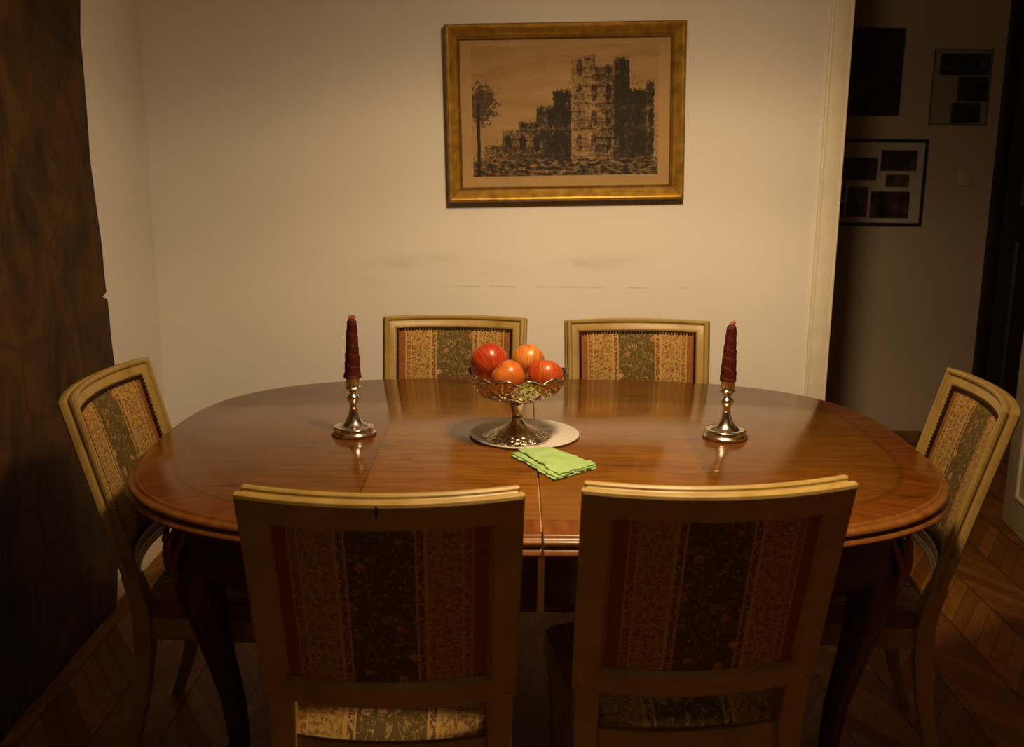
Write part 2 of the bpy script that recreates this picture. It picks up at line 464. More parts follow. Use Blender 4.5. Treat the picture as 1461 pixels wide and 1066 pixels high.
def loft(bm, rings, mi=0, cap=True):
    rv = [[bm.verts.new(p) for p in r] for r in rings]
    n = len(rv[0])
    for a, b in zip(rv, rv[1:]):
        for k in range(n):
            bm.faces.new((a[k], a[(k + 1) % n], b[(k + 1) % n], b[k])).material_index = mi
    if cap:
        bm.faces.new(rv[0][::-1]).material_index = mi; bm.faces.new(rv[-1]).material_index = mi

def tube(bm, pts, rads, seg=8):
    rings = []
    for i, p in enumerate(pts):
        p = Vector(p)
        d = (Vector(pts[min(i + 1, len(pts) - 1)]) - Vector(pts[max(i - 1, 0)])).normalized()
        up = Vector((0, 0, 1)) if abs(d.z) < 0.9 else Vector((0, 1, 0))
        a = d.cross(up).normalized(); b = d.cross(a).normalized()
        r = rads[i] if isinstance(rads, (list, tuple)) else rads
        rings.append([p + (a * math.cos(2 * PI * k / seg) + b * math.sin(2 * PI * k / seg)) * r for k in range(seg)])
    loft(bm, rings)

def ringframe(bm, prof, hw, z0, z1, nh, nv, fn, mi=None):
    """closed moulding (t outward, n forward) swept round the rectangle |u|<=hw, z0<=w<=z1, mapped by fn(u, w, n)"""
    loops = []
    for (t, n) in prof:
        a, b0, b1 = hw + t, z0 - t, z1 + t
        pts = []
        for i in range(nh): pts.append((-a + 2 * a * i / nh, b0))
        for i in range(nv): pts.append((a, b0 + (b1 - b0) * i / nv))
        for i in range(nh): pts.append((a - 2 * a * i / nh, b1))
        for i in range(nv): pts.append((-a, b1 - (b1 - b0) * i / nv))
        loops.append([bm.verts.new(fn(u, w, n)) for u, w in pts])
    m = len(loops[0]); L = len(loops)
    for i in range(L):
        A, B = loops[i], loops[(i + 1) % L]
        for k in range(m):
            f = bm.faces.new((A[k], A[(k + 1) % m], B[(k + 1) % m], B[k]))
            if mi: f.material_index = mi[i]

def grid(bm, fn, nu, nv, uvfn=None):
    """surface from fn(s, t), s and t in 0..1"""
    V = [[bm.verts.new(fn(i / nu, j / nv)) for i in range(nu + 1)] for j in range(nv + 1)]
    uvl = bm.loops.layers.uv.verify() if uvfn else None
    for j in range(nv):
        for i in range(nu):
            idx = ((i, j), (i + 1, j), (i + 1, j + 1), (i, j + 1))
            f = bm.faces.new([V[b][a] for a, b in idx])
            if uvfn:
                for lp, (a, b) in zip(f.loops, idx):
                    lp[uvl].uv = uvfn(a / nu, b / nv)
    return V

# ---------------------------------------------------------------- the room
WL, WB, WE = -1.26, 3.65, 1.12          # left wall, back wall, right end of back wall
HB, HE = 4.97, 2.26                     # hall back wall, its right end
CZ = 2.60

struct(boxobj('floor', (-1.4, 3.3, -1.5, 5.2, -0.06, 0.0), 'floor', bev=0))
struct(boxobj('ceiling', (-1.4, 3.3, -1.5, 5.2, CZ, CZ + 0.06), 'ceiling', bev=0))
struct(boxobj('wall_back', (WL - 0.1, WE, WB, WB + 0.10, 0, CZ), 'wall', bev=0))
struct(boxobj('wall_left', (WL - 0.1, WL, -1.5, WB, 0, CZ), 'wall_plain', bev=0))
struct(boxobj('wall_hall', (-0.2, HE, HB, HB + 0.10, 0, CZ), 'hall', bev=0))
struct(boxobj('wall_right', (2.02, 2.12, -1.5, 3.55, 0, CZ), 'skirt', bev=0))
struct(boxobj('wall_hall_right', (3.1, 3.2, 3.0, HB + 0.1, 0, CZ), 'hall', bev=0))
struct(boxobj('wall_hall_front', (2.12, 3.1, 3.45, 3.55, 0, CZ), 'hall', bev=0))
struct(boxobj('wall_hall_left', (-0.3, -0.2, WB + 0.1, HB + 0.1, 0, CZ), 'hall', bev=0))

# casing at the end of the back wall
bm = bmesh.new()
box(bm, WE - 0.058, WE + 0.004, WB - 0.012, WB, 0, CZ, 0.003)
box(bm, WE - 0.064, WE - 0.052, WB - 0.016, WB, 0, CZ, 0.003)
box(bm, WE, WE + 0.012, WB - 0.012, WB + 0.112, 0, CZ, 0.003)
struct(link('trim_1', bm, 'trim'))

def skirting(name, p0, p1, out, mat, h=0.09):
    bm = bmesh.new()
    p0 = Vector(p0); p1 = Vector(p1); out = Vector(out)
    prof = [(0, 0), (0.014, 0), (0.014, h * 0.72), (0.010, h * 0.8), (0.010, h * 0.9), (0.005, h), (0, h)]
    loft(bm, [[p + out * a + Vector((0, 0, b)) for a, b in prof] for p in (p0, p1)])
    return struct(link(name, bm, mat, smooth=False))
skirting('baseboard_back', (WL, WB, 0), (WE - 0.064, WB, 0), (0, -1, 0), 'trim')
skirting('baseboard_left', (WL, -1.42, 0), (WL, WB - 0.014, 0), (1, 0, 0), 'trim')
skirting('baseboard_hall', (-0.2, HB, 0), (HE, HB, 0), (0, -1, 0), 'skirt', 0.055)

# ivory door leaf standing open at the right edge of the picture
def panel_door(name, mat, w, h, panels):
    """leaf in local x (width) / z, thickness along y -0.02..0.02, panels = list of (x0,x1,z0,z1)"""
    bm = bmesh.new(); box(bm, 0, w, -0.02, 0.02, 0.006, h, 0.003)
    root = link(name, bm, mat)
    for (a, b, c, d) in panels:
        for sgn in (-1, 1):
            bm = bmesh.new()
            fn = lambda u, ww, n, s=sgn, a=a, b=b: Vector(((a + b) / 2 + u, s * (0.02 + n), ww))
            ringframe(bm, [(0, -0.003), (0.004, 0.006), (0.012, 0.009), (0.020, 0.005), (0.026, 0.0), (0.026, -0.003)],
                      (b - a) / 2 - 0.026, c + 0.026, d - 0.026, 1, 1, fn)
            link('panel_moulding', bm, mat, root)
    return root
d1 = panel_door('door_1', 'door', 0.80, 2.1, [(0.12, 0.68, 0.13, 0.9), (0.12, 0.68, 1.02, 1.95)])
d1.location = (1.945, 3.85, 0); d1.rotation_euler = (0, 0, math.radians(-97))
struct(d1)
d2 = panel_door('door_2', 'darkdoor', 0.84, 2.56, [(0.14, 0.70, 0.2, 1.0), (0.14, 0.70, 1.15, 2.3)])
d2.location = (HE, HB + 0.03, 0); struct(d2)
bm = bmesh.new(); box(bm, HE - 0.006, HE + 0.05, HB - 0.02, HB + 0.009, 0, CZ, 0.004)
struct(link('trim_2', bm, 'darkdoor'))

# ---------------------------------------------------------------- tapestry
def tap_edge(z):
    pts = [(0, 3.02), (0.3, 3.10), (0.66, 3.150), (0.80, 3.140), (0.965, 3.130), (0.985, 3.128), (1.12, 3.130), (1.35, 3.097), (1.53, 3.092), (1.72, 3.086), (1.82, 3.10), (2.56, 3.11)]
    for (a, ya), (b, yb) in zip(pts, pts[1:]):
        if a <= z <= b: return ya + (yb - ya) * (z - a) / (b - a)
    return pts[-1][1]
bm = bmesh.new()
def tfn(s, t):
    z = 0.004 + t * 2.55
    e = tap_edge(z)
    if abs(z - 0.972) < 0.006 and s > 0.985: e -= 0.035
    y = -0.6 + (e + 0.6) * s
    x = WL + 0.020 + 0.010 * mnoise.noise(Vector((y * 2.6, z * 1.1, 3.0))) + 0.004 * mnoise.noise(Vector((y * 9, z * 7, 1.0)))
    return Vector((x, y, z))
grid(bm, tfn, 90, 230)
tp = link('wall_tapestry', bm, 'tapestry', angle=80)
md = tp.modifiers.new('thickness', 'SOLIDIFY'); md.thickness = 0.006; md.offset = -1
tag(tp, 'dark brown mottled tapestry hanging to the floor on the left wall', 'tapestry')

# ---------------------------------------------------------------- dining table
TX, TY, TZ = 0.055, 2.291, 0.773
table = thing('dining_table', 'large oval dining table in polished brown veneer with a gap across the middle', 'table', (TX, TY, 0))
GAP = 0.0022
def se_half(side, off, N=64):
    """half outline of the superellipse, grown by off, on the side x*side > 0, from front to back"""
    a, b = TA + off, TB + off
    out = []
    for i in range(N + 1):
        th = -PI / 2 + PI * i / N
        ct, st = math.cos(th), math.sin(th)
        x = a * max(ct, 0) ** (2 / TN); y = b * math.copysign(abs(st) ** (2 / TN), st)
        out.append((side * max(x, GAP), y))
    # the seam ends exactly on the seam plane
    out[0] = (side * GAP, -b); out[-1] = (side * GAP, b)
    return out
def half_solid(side, prof, top_mi=0, edge_mi=1, seam_mi=2, seam_inset=None):
    bm = bmesh.new()
    rings = []
    for off, z in prof:
        rings.append([bm.verts.new((x, y, z)) for x, y in se_half(side, off)])
    for a, b in zip(rings, rings[1:]):
        for k in range(len(a) - 1):
            bm.faces.new((a[k], a[k + 1], b[k + 1], b[k])).material_index = edge_mi
    f = bm.faces.new(rings[0]); f.material_index = top_mi
    f = bm.faces.new(rings[-1]); f.material_index = edge_mi
    loop = [r[0] for r in rings] + [r[-1] for r in reversed(rings)]
    f = bm.faces.new(loop); f.material_index = seam_mi
    bmesh.ops.remove_doubles(bm, verts=bm.verts, dist=1e-6)
    return bm
top_prof = [(-0.016, TZ), (-0.013, TZ - 0.0012), (-0.0115, TZ - 0.005), (-0.009, TZ - 0.007), (-0.003, TZ - 0.008), (0.0, TZ - 0.011),
            (0.0008, TZ - 0.015), (-0.002, TZ - 0.0185), (-0.005, TZ - 0.020), (-0.001, TZ - 0.022), (0.004, TZ - 0.025),
            (0.006, TZ - 0.030), (0.001, TZ - 0.036), (-0.012, TZ - 0.039), (-0.03, TZ - 0.040)]
apr_prof = [(-0.075, TZ - 0.038), (-0.075, TZ - 0.15), (-0.071, TZ - 0.154), (-0.071, TZ - 0.168), (-0.078, TZ - 0.174)]
for side in (-1, 1):
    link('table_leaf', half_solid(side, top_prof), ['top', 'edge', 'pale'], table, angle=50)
    link('apron', half_solid(side, apr_prof, 0, 0, 0), ['wood'], table, angle=50)
bm = bmesh.new(); box(bm, -0.006, 0.006, -TB + 0.06, TB - 0.06, TZ - 0.165, TZ - 0.012)
link('seam_bright_strip', bm, 'pale', table, smooth=False)  # added pale strip, makes the gap and apron slit read as a bright line
def cabriole(sx, sy, px, py):
    """leg leaning out at the knee, in at the ankle, out again at the foot"""
    o2 = Vector((sx * 0.78, sy * 0.62, 0)).normalized()
    side = Vector((-o2.y, o2.x, 0))
    pts = [(-0.005, 0.72, 0.050), (0.010, 0.66, 0.055), (0.032, 0.605, 0.056), (0.038, 0.55, 0.050), (0.026, 0.47, 0.040), (0.004, 0.37, 0.031),
           (-0.020, 0.26, 0.025), (-0.030, 0.16, 0.021), (-0.024, 0.09, 0.020), (-0.006, 0.045, 0.023), (0.012, 0.020, 0.030), (0.014, 0.006, 0.030), (0.010, 0.0, 0.024)]
    bm = bmesh.new(); rings = []
    for (o, z, r) in pts:
        c = Vector((px, py, z)) + o2 * o
        ring = []
        for k in range(16):
            a = 2 * PI * k / 16
            ca, sa = math.cos(a), math.sin(a)
            q = (abs(ca) ** 3 + abs(sa) ** 3) ** (-1 / 3)
            ring.append(c + (o2 * ca + side * sa) * r * q)
        rings.append(ring)
    loft(bm, rings)
    leg = link('leg', bm, 'wood', table, angle=60)
    bm = bmesh.new()
    for s in (-1, 1):
        P = []
        for i in range(15):
            t = i / 14
            z = 0.70 - 0.30 * t
            o = 0.066 + 0.030 * math.sin(PI * min(1, t * 1.5)) - 0.075 * max(0, t - 0.35)
            w = s * (0.050 * math.cos(t * 2.0 * PI * 0.55) * (1 - t) + 0.004)
            P.append(Vector((px, py, z)) + o2 * o + side * w)
        tube(bm, P, [0.004 + 0.006 * math.sin(PI * i / 14) for i in range(15)], 8)
    P = [Vector((px, py, 0.69 - 0.02 * i)) + o2 * (0.062 + 0.034 * math.sin(PI * min(1, i / 7.0))) for i in range(8)]
    tube(bm, P, [0.004, 0.010, 0.014, 0.015, 0.014, 0.011, 0.007, 0.003], 8)
    link('carving', bm, 'edge', leg, angle=70)
for sx, sy, px, py in ((-1, -1, -0.665, -0.275), (1, -1, 0.665, -0.275), (-1, 1, -0.665, 0.30), (1, 1, 0.665, 0.30)):
    cabriole(sx, sy, px, py)

# ---------------------------------------------------------------- dining chairs
LEAN = math.tan(math.radians(15))
BW, BZ0, BZ1, SAG = 0.222, 0.494, 0.900, 0.045     # outer half width, bottom and top of the backrest, bow
SEAT_Z = 0.43
def backmap(u, w, n):
    """u across, w height, n forward of the back plane; facing +Y"""
    tp = 1.0 - 0.035 * (BZ1 - w) / (BZ1 - BZ0)
    x = u * tp
    y = -(w - SEAT_Z) * LEAN - SAG * (1 - (u / BW) ** 2) * 0.98
    sl = 2 * SAG * u / (BW * BW)
    nv = Vector((-sl, 1.0, LEAN)).normalized()
    return Vector((x, y, w)) + nv * n
CHAIR_GROUP = 'painted dining chairs around the table'
def make_chair(name, label):
    t = thing(name, label, 'chair', group=CHAIR_GROUP)
    # moulded frame: t outward from the rear opening (0 .. 0.052)
    bm = bmesh.new()
    prof = [(0.0, -0.009), (0.006, -0.019), (0.047, -0.019), (0.051, -0.016), (0.052, -0.009), (0.0508, -0.004), (0.0476, -0.002), (0.0466, 0.001),
            (0.0476, 0.004), (0.0508, 0.006), (0.052, 0.011), (0.0505, 0.017), (0.046, 0.0195), (0.0415, 0.018), (0.039, 0.013), (0.0365, 0.011),
            (0.032, 0.0125), (0.024, 0.0145), (0.0185, 0.0145), (0.015, 0.012), (0.014, 0.004), (0.0, 0.0)]
    W = 0.052
    ringframe(bm, prof, BW - W, BZ0 + W, BZ1 - W, 18, 8, backmap)
    link('backrest_frame', bm, 'paint', t, angle=28)
    # upholstery front and rear
    hw, z0, z1 = BW - 0.036, BZ0 + 0.036, BZ1 - 0.036
    bm = bmesh.new()
    def pf(s, q):
        e = min(1, min(s, 1 - s, q, 1 - q) * 9)
        n = 0.003 + 0.010 * e ** 0.5 + 0.006 * (1 - (2 * s - 1) ** 2) * (1 - (2 * q - 1) ** 2)
        return backmap(-hw + 2 * hw * s, z0 + (z1 - z0) * q, n)
    ar = (z1 - z0) / (2 * hw)
    grid(bm, pf, 30, 24, lambda s, q: (s, q * ar))
    link('back_cushion', bm, 'fabric', t, angle=60)
    hw2, y0, y1 = BW - W + 0.003, BZ0 + W - 0.003, BZ1 - W + 0.003
    bm = bmesh.new()
    grid(bm, lambda s, q: backmap(-hw2 + 2 * hw2 * s, y0 + (y1 - y0) * q, -0.008), 20, 10, lambda s, q: (s, 0.37 + q * ar))
    link('back_panel', bm, 'fabric', t, angle=60)
    # nailheads round the front cushion
    bm = bmesh.new()
    a, b0, b1 = hw - 0.005, z0 + 0.005, z1 - 0.005
    pts = []
    nh, nv = 40, 36
    for i in range(nh): pts += [(-a + 2 * a * i / (nh - 1), b0), (-a + 2 * a * i / (nh - 1), b1)]
    for i in range(1, nv - 1): pts += [(-a, b0 + (b1 - b0) * i / (nv - 1)), (a, b0 + (b1 - b0) * i / (nv - 1))]
    for (u, w) in pts:
        c = backmap(u, w, 0.0135)
        bmesh.ops.create_uvsphere(bm, u_segments=6, v_segments=4, radius=0.0042, matrix=Matrix.Translation(c))
    link('nailhead_trim', bm, 'nail', t)
    # seat: wider in front, bowed at the rear like the back
    def rear(u): return -SAG * 0.9 * (1 - (u / 0.222) ** 2)
    def frontc(u): return 0.365 + 0.02 * (1 - (u / 0.215) ** 2)
    def seatxy(s, q):
        uu = (2 * s - 1)
        xr = uu * 0.200; xf = uu * 0.215
        yr = rear(xr); yf = frontc(xf)
        return xr + (xf - xr) * q, yr + (yf - yr) * q
    bm = bmesh.new()
    uvl = bm.loops.layers.uv.verify()
    def sf(s, q):
        x, y = seatxy(s, q)
        e = min(s, 1 - s, q, 1 - q)
        z = 0.408 + 0.016 * min(1, e * 16) ** 0.5 + 0.024 * (1 - (2 * s - 1) ** 2) ** 0.7 * (1 - (2 * q - 1) ** 4) ** 0.7
        return Vector((x, y, z))
    grid(bm, sf, 32, 28, lambda s, q: (s, q * 1.05))
    link('seat', bm, 'fabric', t, angle=70)
    # seat rail with a small bead
    bm = bmesh.new()
    per = [(i / 14, 0) for i in range(14)] + [(1, j / 10) for j in range(10)] + [(1 - i / 14, 1) for i in range(14)] + [(0, 1 - j / 10) for j in range(10)]
    rings = []
    for (grow, z) in ((-0.02, 0.350), (0.0, 0.350), (0.003, 0.356), (0.003, 0.362), (0.0, 0.367), (0.000, 0.394), (-0.001, 0.400), (-0.007, 0.403), (-0.012, 0.408), (-0.03, 0.408)):
        ring = []
        for s, q in per:
            x, y = seatxy(s, q)
            d = Vector((x, y - 0.16, 0)); d.normalize()
            ring.append(Vector((x, y, z)) + d * grow)
        rings.append(ring)
    loft(bm, rings, cap=True)
    link('seat_rail', bm, 'paint', t, angle=40)
    # front legs: turned taper below a square block
    for s in (-1, 1):
        bm = bmesh.new()
        cx, cy = s * 0.188, 0.340
        box(bm, cx - 0.023, cx + 0.023, cy - 0.023, cy + 0.023, 0.332, 0.404, 0.002)
        flute = lambda a, r, i: r * (1 - (0.07 * (0.5 + 0.5 * math.cos(10 * a)) if 5 <= i <= 8 else 0))
        lathe(bm, [(0.006, 0.0), (0.011, 0.001), (0.013, 0.010), (0.011, 0.020), (0.0125, 0.026), (0.0115, 0.034), (0.0135, 0.12), (0.0165, 0.22), (0.019, 0.288), (0.0215, 0.294), (0.0215, 0.302), (0.017, 0.308), (0.022, 0.318), (0.022, 0.334)], 40, (cx, cy, 0), flute)
        link('leg', bm, 'paint', t, angle=40)
    # rear legs run up into the stiles
    for s in (-1, 1):
        bm = bmesh.new(); rings = []
        for (z, w, dpt, dx, dy) in ((0.0, 0.012, 0.014, 0.004, -0.075), (0.10, 0.014, 0.016, 0.002, -0.040), (0.22, 0.017, 0.018, 0.0, -0.014), (0.33, 0.021, 0.020, 0, 0.0), (0.40, 0.0225, 0.020, 0, 0.002), (0.45, 0.0225, 0.0195, 0, None), (0.500, 0.0225, 0.0175, 0, None)):
            uc = 0.198 * (1.0 - 0.035 * (BZ1 - max(z, 0.42)) / (BZ1 - BZ0)) + dx
            base = backmap(0.198, max(z, 0.43), 0)
            yc = base.y if dy is None else base.y + dy
            c = Vector((s * uc, yc, z))
            r = 0.004
            ring = []
            for (ix, iy) in ((1, 1), (-1, 1), (-1, -1), (1, -1)):
                order = ((0, -1), (-0.3, -0.3), (-1, 0)) if ix * iy > 0 else ((-1, 0), (-0.3, -0.3), (0, -1))
                if (ix, iy) == (1, 1): order = ((0, -1), (-0.3, -0.3), (-1, 0))
                elif (ix, iy) == (-1, 1): order = ((-1, 0), (-0.3, -0.3), (0, -1))
                elif (ix, iy) == (-1, -1): order = ((0, -1), (-0.3, -0.3), (-1, 0))
                else: order = ((-1, 0), (-0.3, -0.3), (0, -1))
                for (ox, oy) in order:
                    ring.append(c + Vector((ix * (w + ox * r), iy * (dpt + oy * r), 0)))
            rings.append(ring)
        loft(bm, rings)
        link('leg', bm, 'paint', t, angle=40)
    return t
def copy_tree(o):
    r = o.copy(); COL.objects.link(r)
    for ch in list(o.children):
        c = ch.copy(); COL.objects.link(c); c.parent = r
        for g in list(ch.children):
            d = g.copy(); COL.objects.link(d); d.parent = c
    return r
chair = make_chair('dining_chair', '')
def put(o, x, y, deg, label):
    o.location = (x, y, 0); o.rotation_euler = (0, 0, math.radians(deg)); o['label'] = label
# (x, y) of the seat's rear edge, turn, label
spots = [(-0.207, 1.672, 1.0, 'near chair, back turned, dark crack in its top rail and lit strip on its seat'),
         (0.324, 1.722, 5.5, 'near chair, back turned, in front of the right silver candlestick, its seat all in shade'),
         (-0.182, 3.064, 179.0, 'painted chair against the far wall, partly behind the bowl of apples'),
         (0.387, 3.030, 180.5, 'painted chair against the far wall, between the bowl and the right candlestick'),
         (-0.800, 2.318, -91.0, 'painted chair at the table end beside the dark tapestry'),
         (0.928, 2.293, 82.0, 'painted chair at the table end beside the dark hallway')]
chairs = []
for i, (x, y, a, lb) in enumerate(spots):
    c = chair if i == 0 else copy_tree(chair)
    put(c, x, y, a, lb); chairs.append(c)
bm = bmesh.new()
cpt = backmap(0.0, 0.888, -0.0195)
tube(bm, [backmap(0.0, 0.899, -0.019), backmap(0.001, 0.89, -0.0193), backmap(-0.0005, 0.882, -0.0193), backmap(0.0, 0.874, -0.0190)], [0.0016, 0.0022, 0.0018, 0.0006], 6)
ck = link('crack', bm, 'crack', chairs[0]); ck['label'] = 'dark crack in the top rail'

# ---------------------------------------------------------------- things on the table
disc = thing('placemat', 'round cream table mat under the silver fruit bowl', 'placemat', (0.030, 2.308, TZ))
bm = bmesh.new(); lathe(bm, [(0.1245, 0.0), (0.1265, 0.0015), (0.1265, 0.0035), (0.1255, 0.0042)], 72)
link('rim', bm, 'discrim', disc)
bm = bmesh.new(); lathe(bm, [(0.126, 0.0038), (0.1262, 0.0052), (0.125, 0.0060)], 72)
link('board', bm, 'disc', disc)
BZ = TZ + 0.006

BX, BY = 0.012, 2.268
bowl = thing('fruit_bowl', 'footed silver bowl with pierced scalloped rim, full of apples', 'bowl', (BX, BY, BZ))
bm = bmesh.new()
oct_ = lambda a, r, i: r * (1 + (0.045 * abs(math.cos(4 * a)) - 0.03) * (1.0 if i <= 3 else 0.5 if i == 4 else 0))
lathe(bm, [(0.074, 0.0), (0.0775, 0.001), (0.0775, 0.004), (0.075, 0.006), (0.056, 0.0155), (0.052, 0.0172)], 96, rad=oct_, cap1=False)
link('foot_border', bm, 'silver_old', bowl, angle=30)
bm = bmesh.new()
lathe(bm, [(0.0535, 0.0165), (0.047, 0.0195), (0.036, 0.0245), (0.024, 0.031), (0.017, 0.036), (0.0135, 0.0405), (0.0115, 0.043), (0.0135, 0.0455), (0.0135, 0.048), (0.0115, 0.050), (0.0118, 0.056),
           (0.0135, 0.066), (0.0165, 0.078), (0.020, 0.0865), (0.026, 0.089), (0.026, 0.0905)], 48)
link('stem', bm, 'silver_stem', bowl, angle=50)
# bowl shell with pierced bands
bm = bmesh.new()
NS, NR = 168, 20
def brad(q):
    # q 0 centre .. 1 rim
    P = [(0.0, 0.000, 0.091), (0.2, 0.030, 0.0905), (0.4, 0.060, 0.094), (0.6, 0.085, 0.104), (0.75, 0.099, 0.118), (0.88, 0.108, 0.133), (1.0, 0.1125, 0.149)]
    for (a, r0, z0), (b, r1, z1) in zip(P, P[1:]):
        if a <= q <= b:
            f = (q - a) / (b - a); return r0 + (r1 - r0) * f, z0 + (z1 - z0) * f
    return P[-1][1:]
V = []
for j in range(NR + 1):
    q = 0.12 + 0.88 * j / NR
    r, z = brad(q)
    row = []
    for k in range(NS):
        a = 2 * PI * k / NS
        sc = abs(math.sin(6 * a))
        lift = max(0, (q - 0.55) / 0.45) ** 2
        rr = r * (1 + 0.025 * lift * (sc - 0.5))
        row.append(bm.verts.new((rr * math.cos(a), rr * math.sin(a), z + lift * (0.010 * sc - 0.004))))
    V.append(row)
kill = []
for j in range(NR):
    q = 0.12 + 0.88 * (j + 0.5) / NR
    for k in range(NS):
        f = bm.faces.new((V[j][k], V[j][(k + 1) % NS], V[j + 1][(k + 1) % NS], V[j + 1][k]))
        if 0.58 < q < 0.93:
            a = (k + 0.5) / NS
            h = math.sin(a * 2 * PI * 24 + (2.2 if j % 4 < 2 else 0)) + 0.9 * math.sin(a * 2 * PI * 6 + PI / 2) * math.cos(q * 19)
            if h > 0.62 and j % 3 != 2 or h > 1.3: kill.append(f)
bm.faces.new(V[0])
bmesh.ops.delete(bm, geom=kill, context='FACES_ONLY')
sh = link('bowl_shell', bm, 'silver_old', bowl, angle=60, recalc=True)
md = sh.modifiers.new('thickness', 'SOLIDIFY'); md.thickness = 0.0016; md.offset = 0
bm = bmesh.new()
pts = []
for k in range(NS + 1):
    a = 2 * PI * k / NS; sc = abs(math.sin(6 * a)); r, z = brad(1.0); rr = r * (1 + 0.025 * (sc - 0.5))
    pts.append((rr * math.cos(a), rr * math.sin(a), z + 0.010 * sc - 0.004))
tube(bm, pts, [0.0022 + 0.0006 * math.sin(k * 1.3) for k in range(NS + 1)], 6)
link('rim', bm, 'silver', bowl, angle=80)

APPLES = [  # x, y, z, r, tilt, colours, label
    ((-0.052, 2.292, 0.948), 0.0425, (-1.0, -0.25, 0.3), ((0.40, 0.028, 0.008), (0.60, 0.17, 0.02), 0.06), 'red apple at the left of the bowl, sitting highest'),
    ((-0.008, 2.222, 0.928), 0.0385, (-0.75, 0.25, 1.9), ((0.45, 0.045, 0.010), (0.68, 0.25, 0.03), -0.02), 'orange yellow streaked apple at the front of the bowl'),
    ((0.036, 2.315, 0.946), 0.0380, (0.95, 0.15, 3.2), ((0.48, 0.060, 0.012), (0.72, 0.33, 0.05), -0.03), 'yellow flecked apple at the back of the bowl, in front of the wall gap'),
    ((0.073, 2.240, 0.926), 0.0400, (0.25, -0.45, 4.4), ((0.40, 0.030, 0.010), (0.64, 0.21, 0.03), 0.05), 'orange red apple at the right edge of the bowl')]
for i, (p, r, rot, (cr, cy_, bias), lb) in enumerate(APPLES):
    a = thing('apple', lb, 'apple', p, group='apples in the silver bowl'); a.rotation_euler = rot
    bm = bmesh.new()
    prof = []
    n = 26
    for j in range(n + 1):
        th = -PI / 2 + PI * j / n
        s_, c_ = math.sin(th), math.cos(th)
        rr = r * c_ ** 0.85 * (1 + 0.07 * s_) if c_ > 1e-6 else 0.0
        z = r * 0.90 * s_
        if s_ > 0: z -= r * 0.30 * math.exp(-(rr / (0.20 * r)) ** 2)
        else: z += r * 0.16 * math.exp(-(rr / (0.2 * r)) ** 2)
        prof.append((max(rr, 0.0004), z))
    lathe(bm, prof, 36, rad=lambda an, q, i2, ph=i: q * (1 + 0.018 * math.cos(5 * an + ph) + 0.012 * math.cos(2 * an + ph)))
    link('flesh', bm, mat_apple('apple skin', cr, cy_, bias), a, angle=80)
    bm = bmesh.new()
    tube(bm, [(0, 0, r * 0.58), (0.001, 0, r * 0.85), (0.002, 0.001, r * 0.93)], [0.0012, 0.0011, 0.0016], 6)
    link('stalk', bm, 'stalk', a)

def candlestick(x, y, label, rz):
    t = thing('candlestick', label, 'candlestick', (x, y, TZ), rz, group='silver candlesticks on the table')
    bm = bmesh.new(); lathe(bm, [(0.0505, 0.0), (0.0515, 0.0015), (0.0505, 0.004)], 56)
    link('felt_base', bm, 'felt', t)
    bm = bmesh.new()
    lathe(bm, [(0.0505, 0.0038), (0.0508, 0.007), (0.0485, 0.0095), (0.0470, 0.011), (0.0475, 0.0135), (0.0462, 0.0185), (0.0450, 0.0205), (0.0435, 0.0212), (0.0425, 0.0205), (0.036, 0.0205), (0.030, 0.0225), (0.0235, 0.0275), (0.0185, 0.034), (0.0145, 0.042),
               (0.0115, 0.051), (0.0092, 0.0595), (0.0088, 0.061)], 56, rad=lambda a, r, i: r * (1 + (0.012 * math.cos(8 * a) if i < 9 else 0)))
    link('base', bm, 'silver', t, angle=45)
    bm = bmesh.new()
    lathe(bm, [(0.0086, 0.060), (0.0096, 0.0615), (0.0096, 0.0635), (0.0080, 0.065), (0.0086, 0.072), (0.0105, 0.0785), (0.0135, 0.083), (0.0152, 0.0865), (0.0150, 0.089), (0.0118, 0.0925), (0.0085, 0.0965), (0.0078, 0.0985), (0.0098, 0.1005), (0.0098, 0.1025), (0.0085, 0.104)], 40)
    link('stem', bm, 'silver', t, angle=45)
    bm = bmesh.new()
    lathe(bm, [(0.0085, 0.1035), (0.0125, 0.1055), (0.0168, 0.1095), (0.0176, 0.1120), (0.0155, 0.1140), (0.0150, 0.118), (0.0156, 0.127), (0.0170, 0.1355), (0.0186, 0.1385), (0.0188, 0.1400), (0.0168, 0.1402), (0.0155, 0.138), (0.0150, 0.125)], 40,
          rad=lambda a, r, i: r * (1 + (0.05 * math.cos(6 * a) if 1 <= i <= 3 else 0)))
    link('socket', bm, 'silver', t, angle=45)
    return t
candlestick(-0.363, 2.304, 'silver candlestick on the left side of the table, left of the fruit bowl', 0.3)
candlestick(0.492, 2.303, 'silver candlestick on the right side of the table, right of the fruit bowl', 1.1)

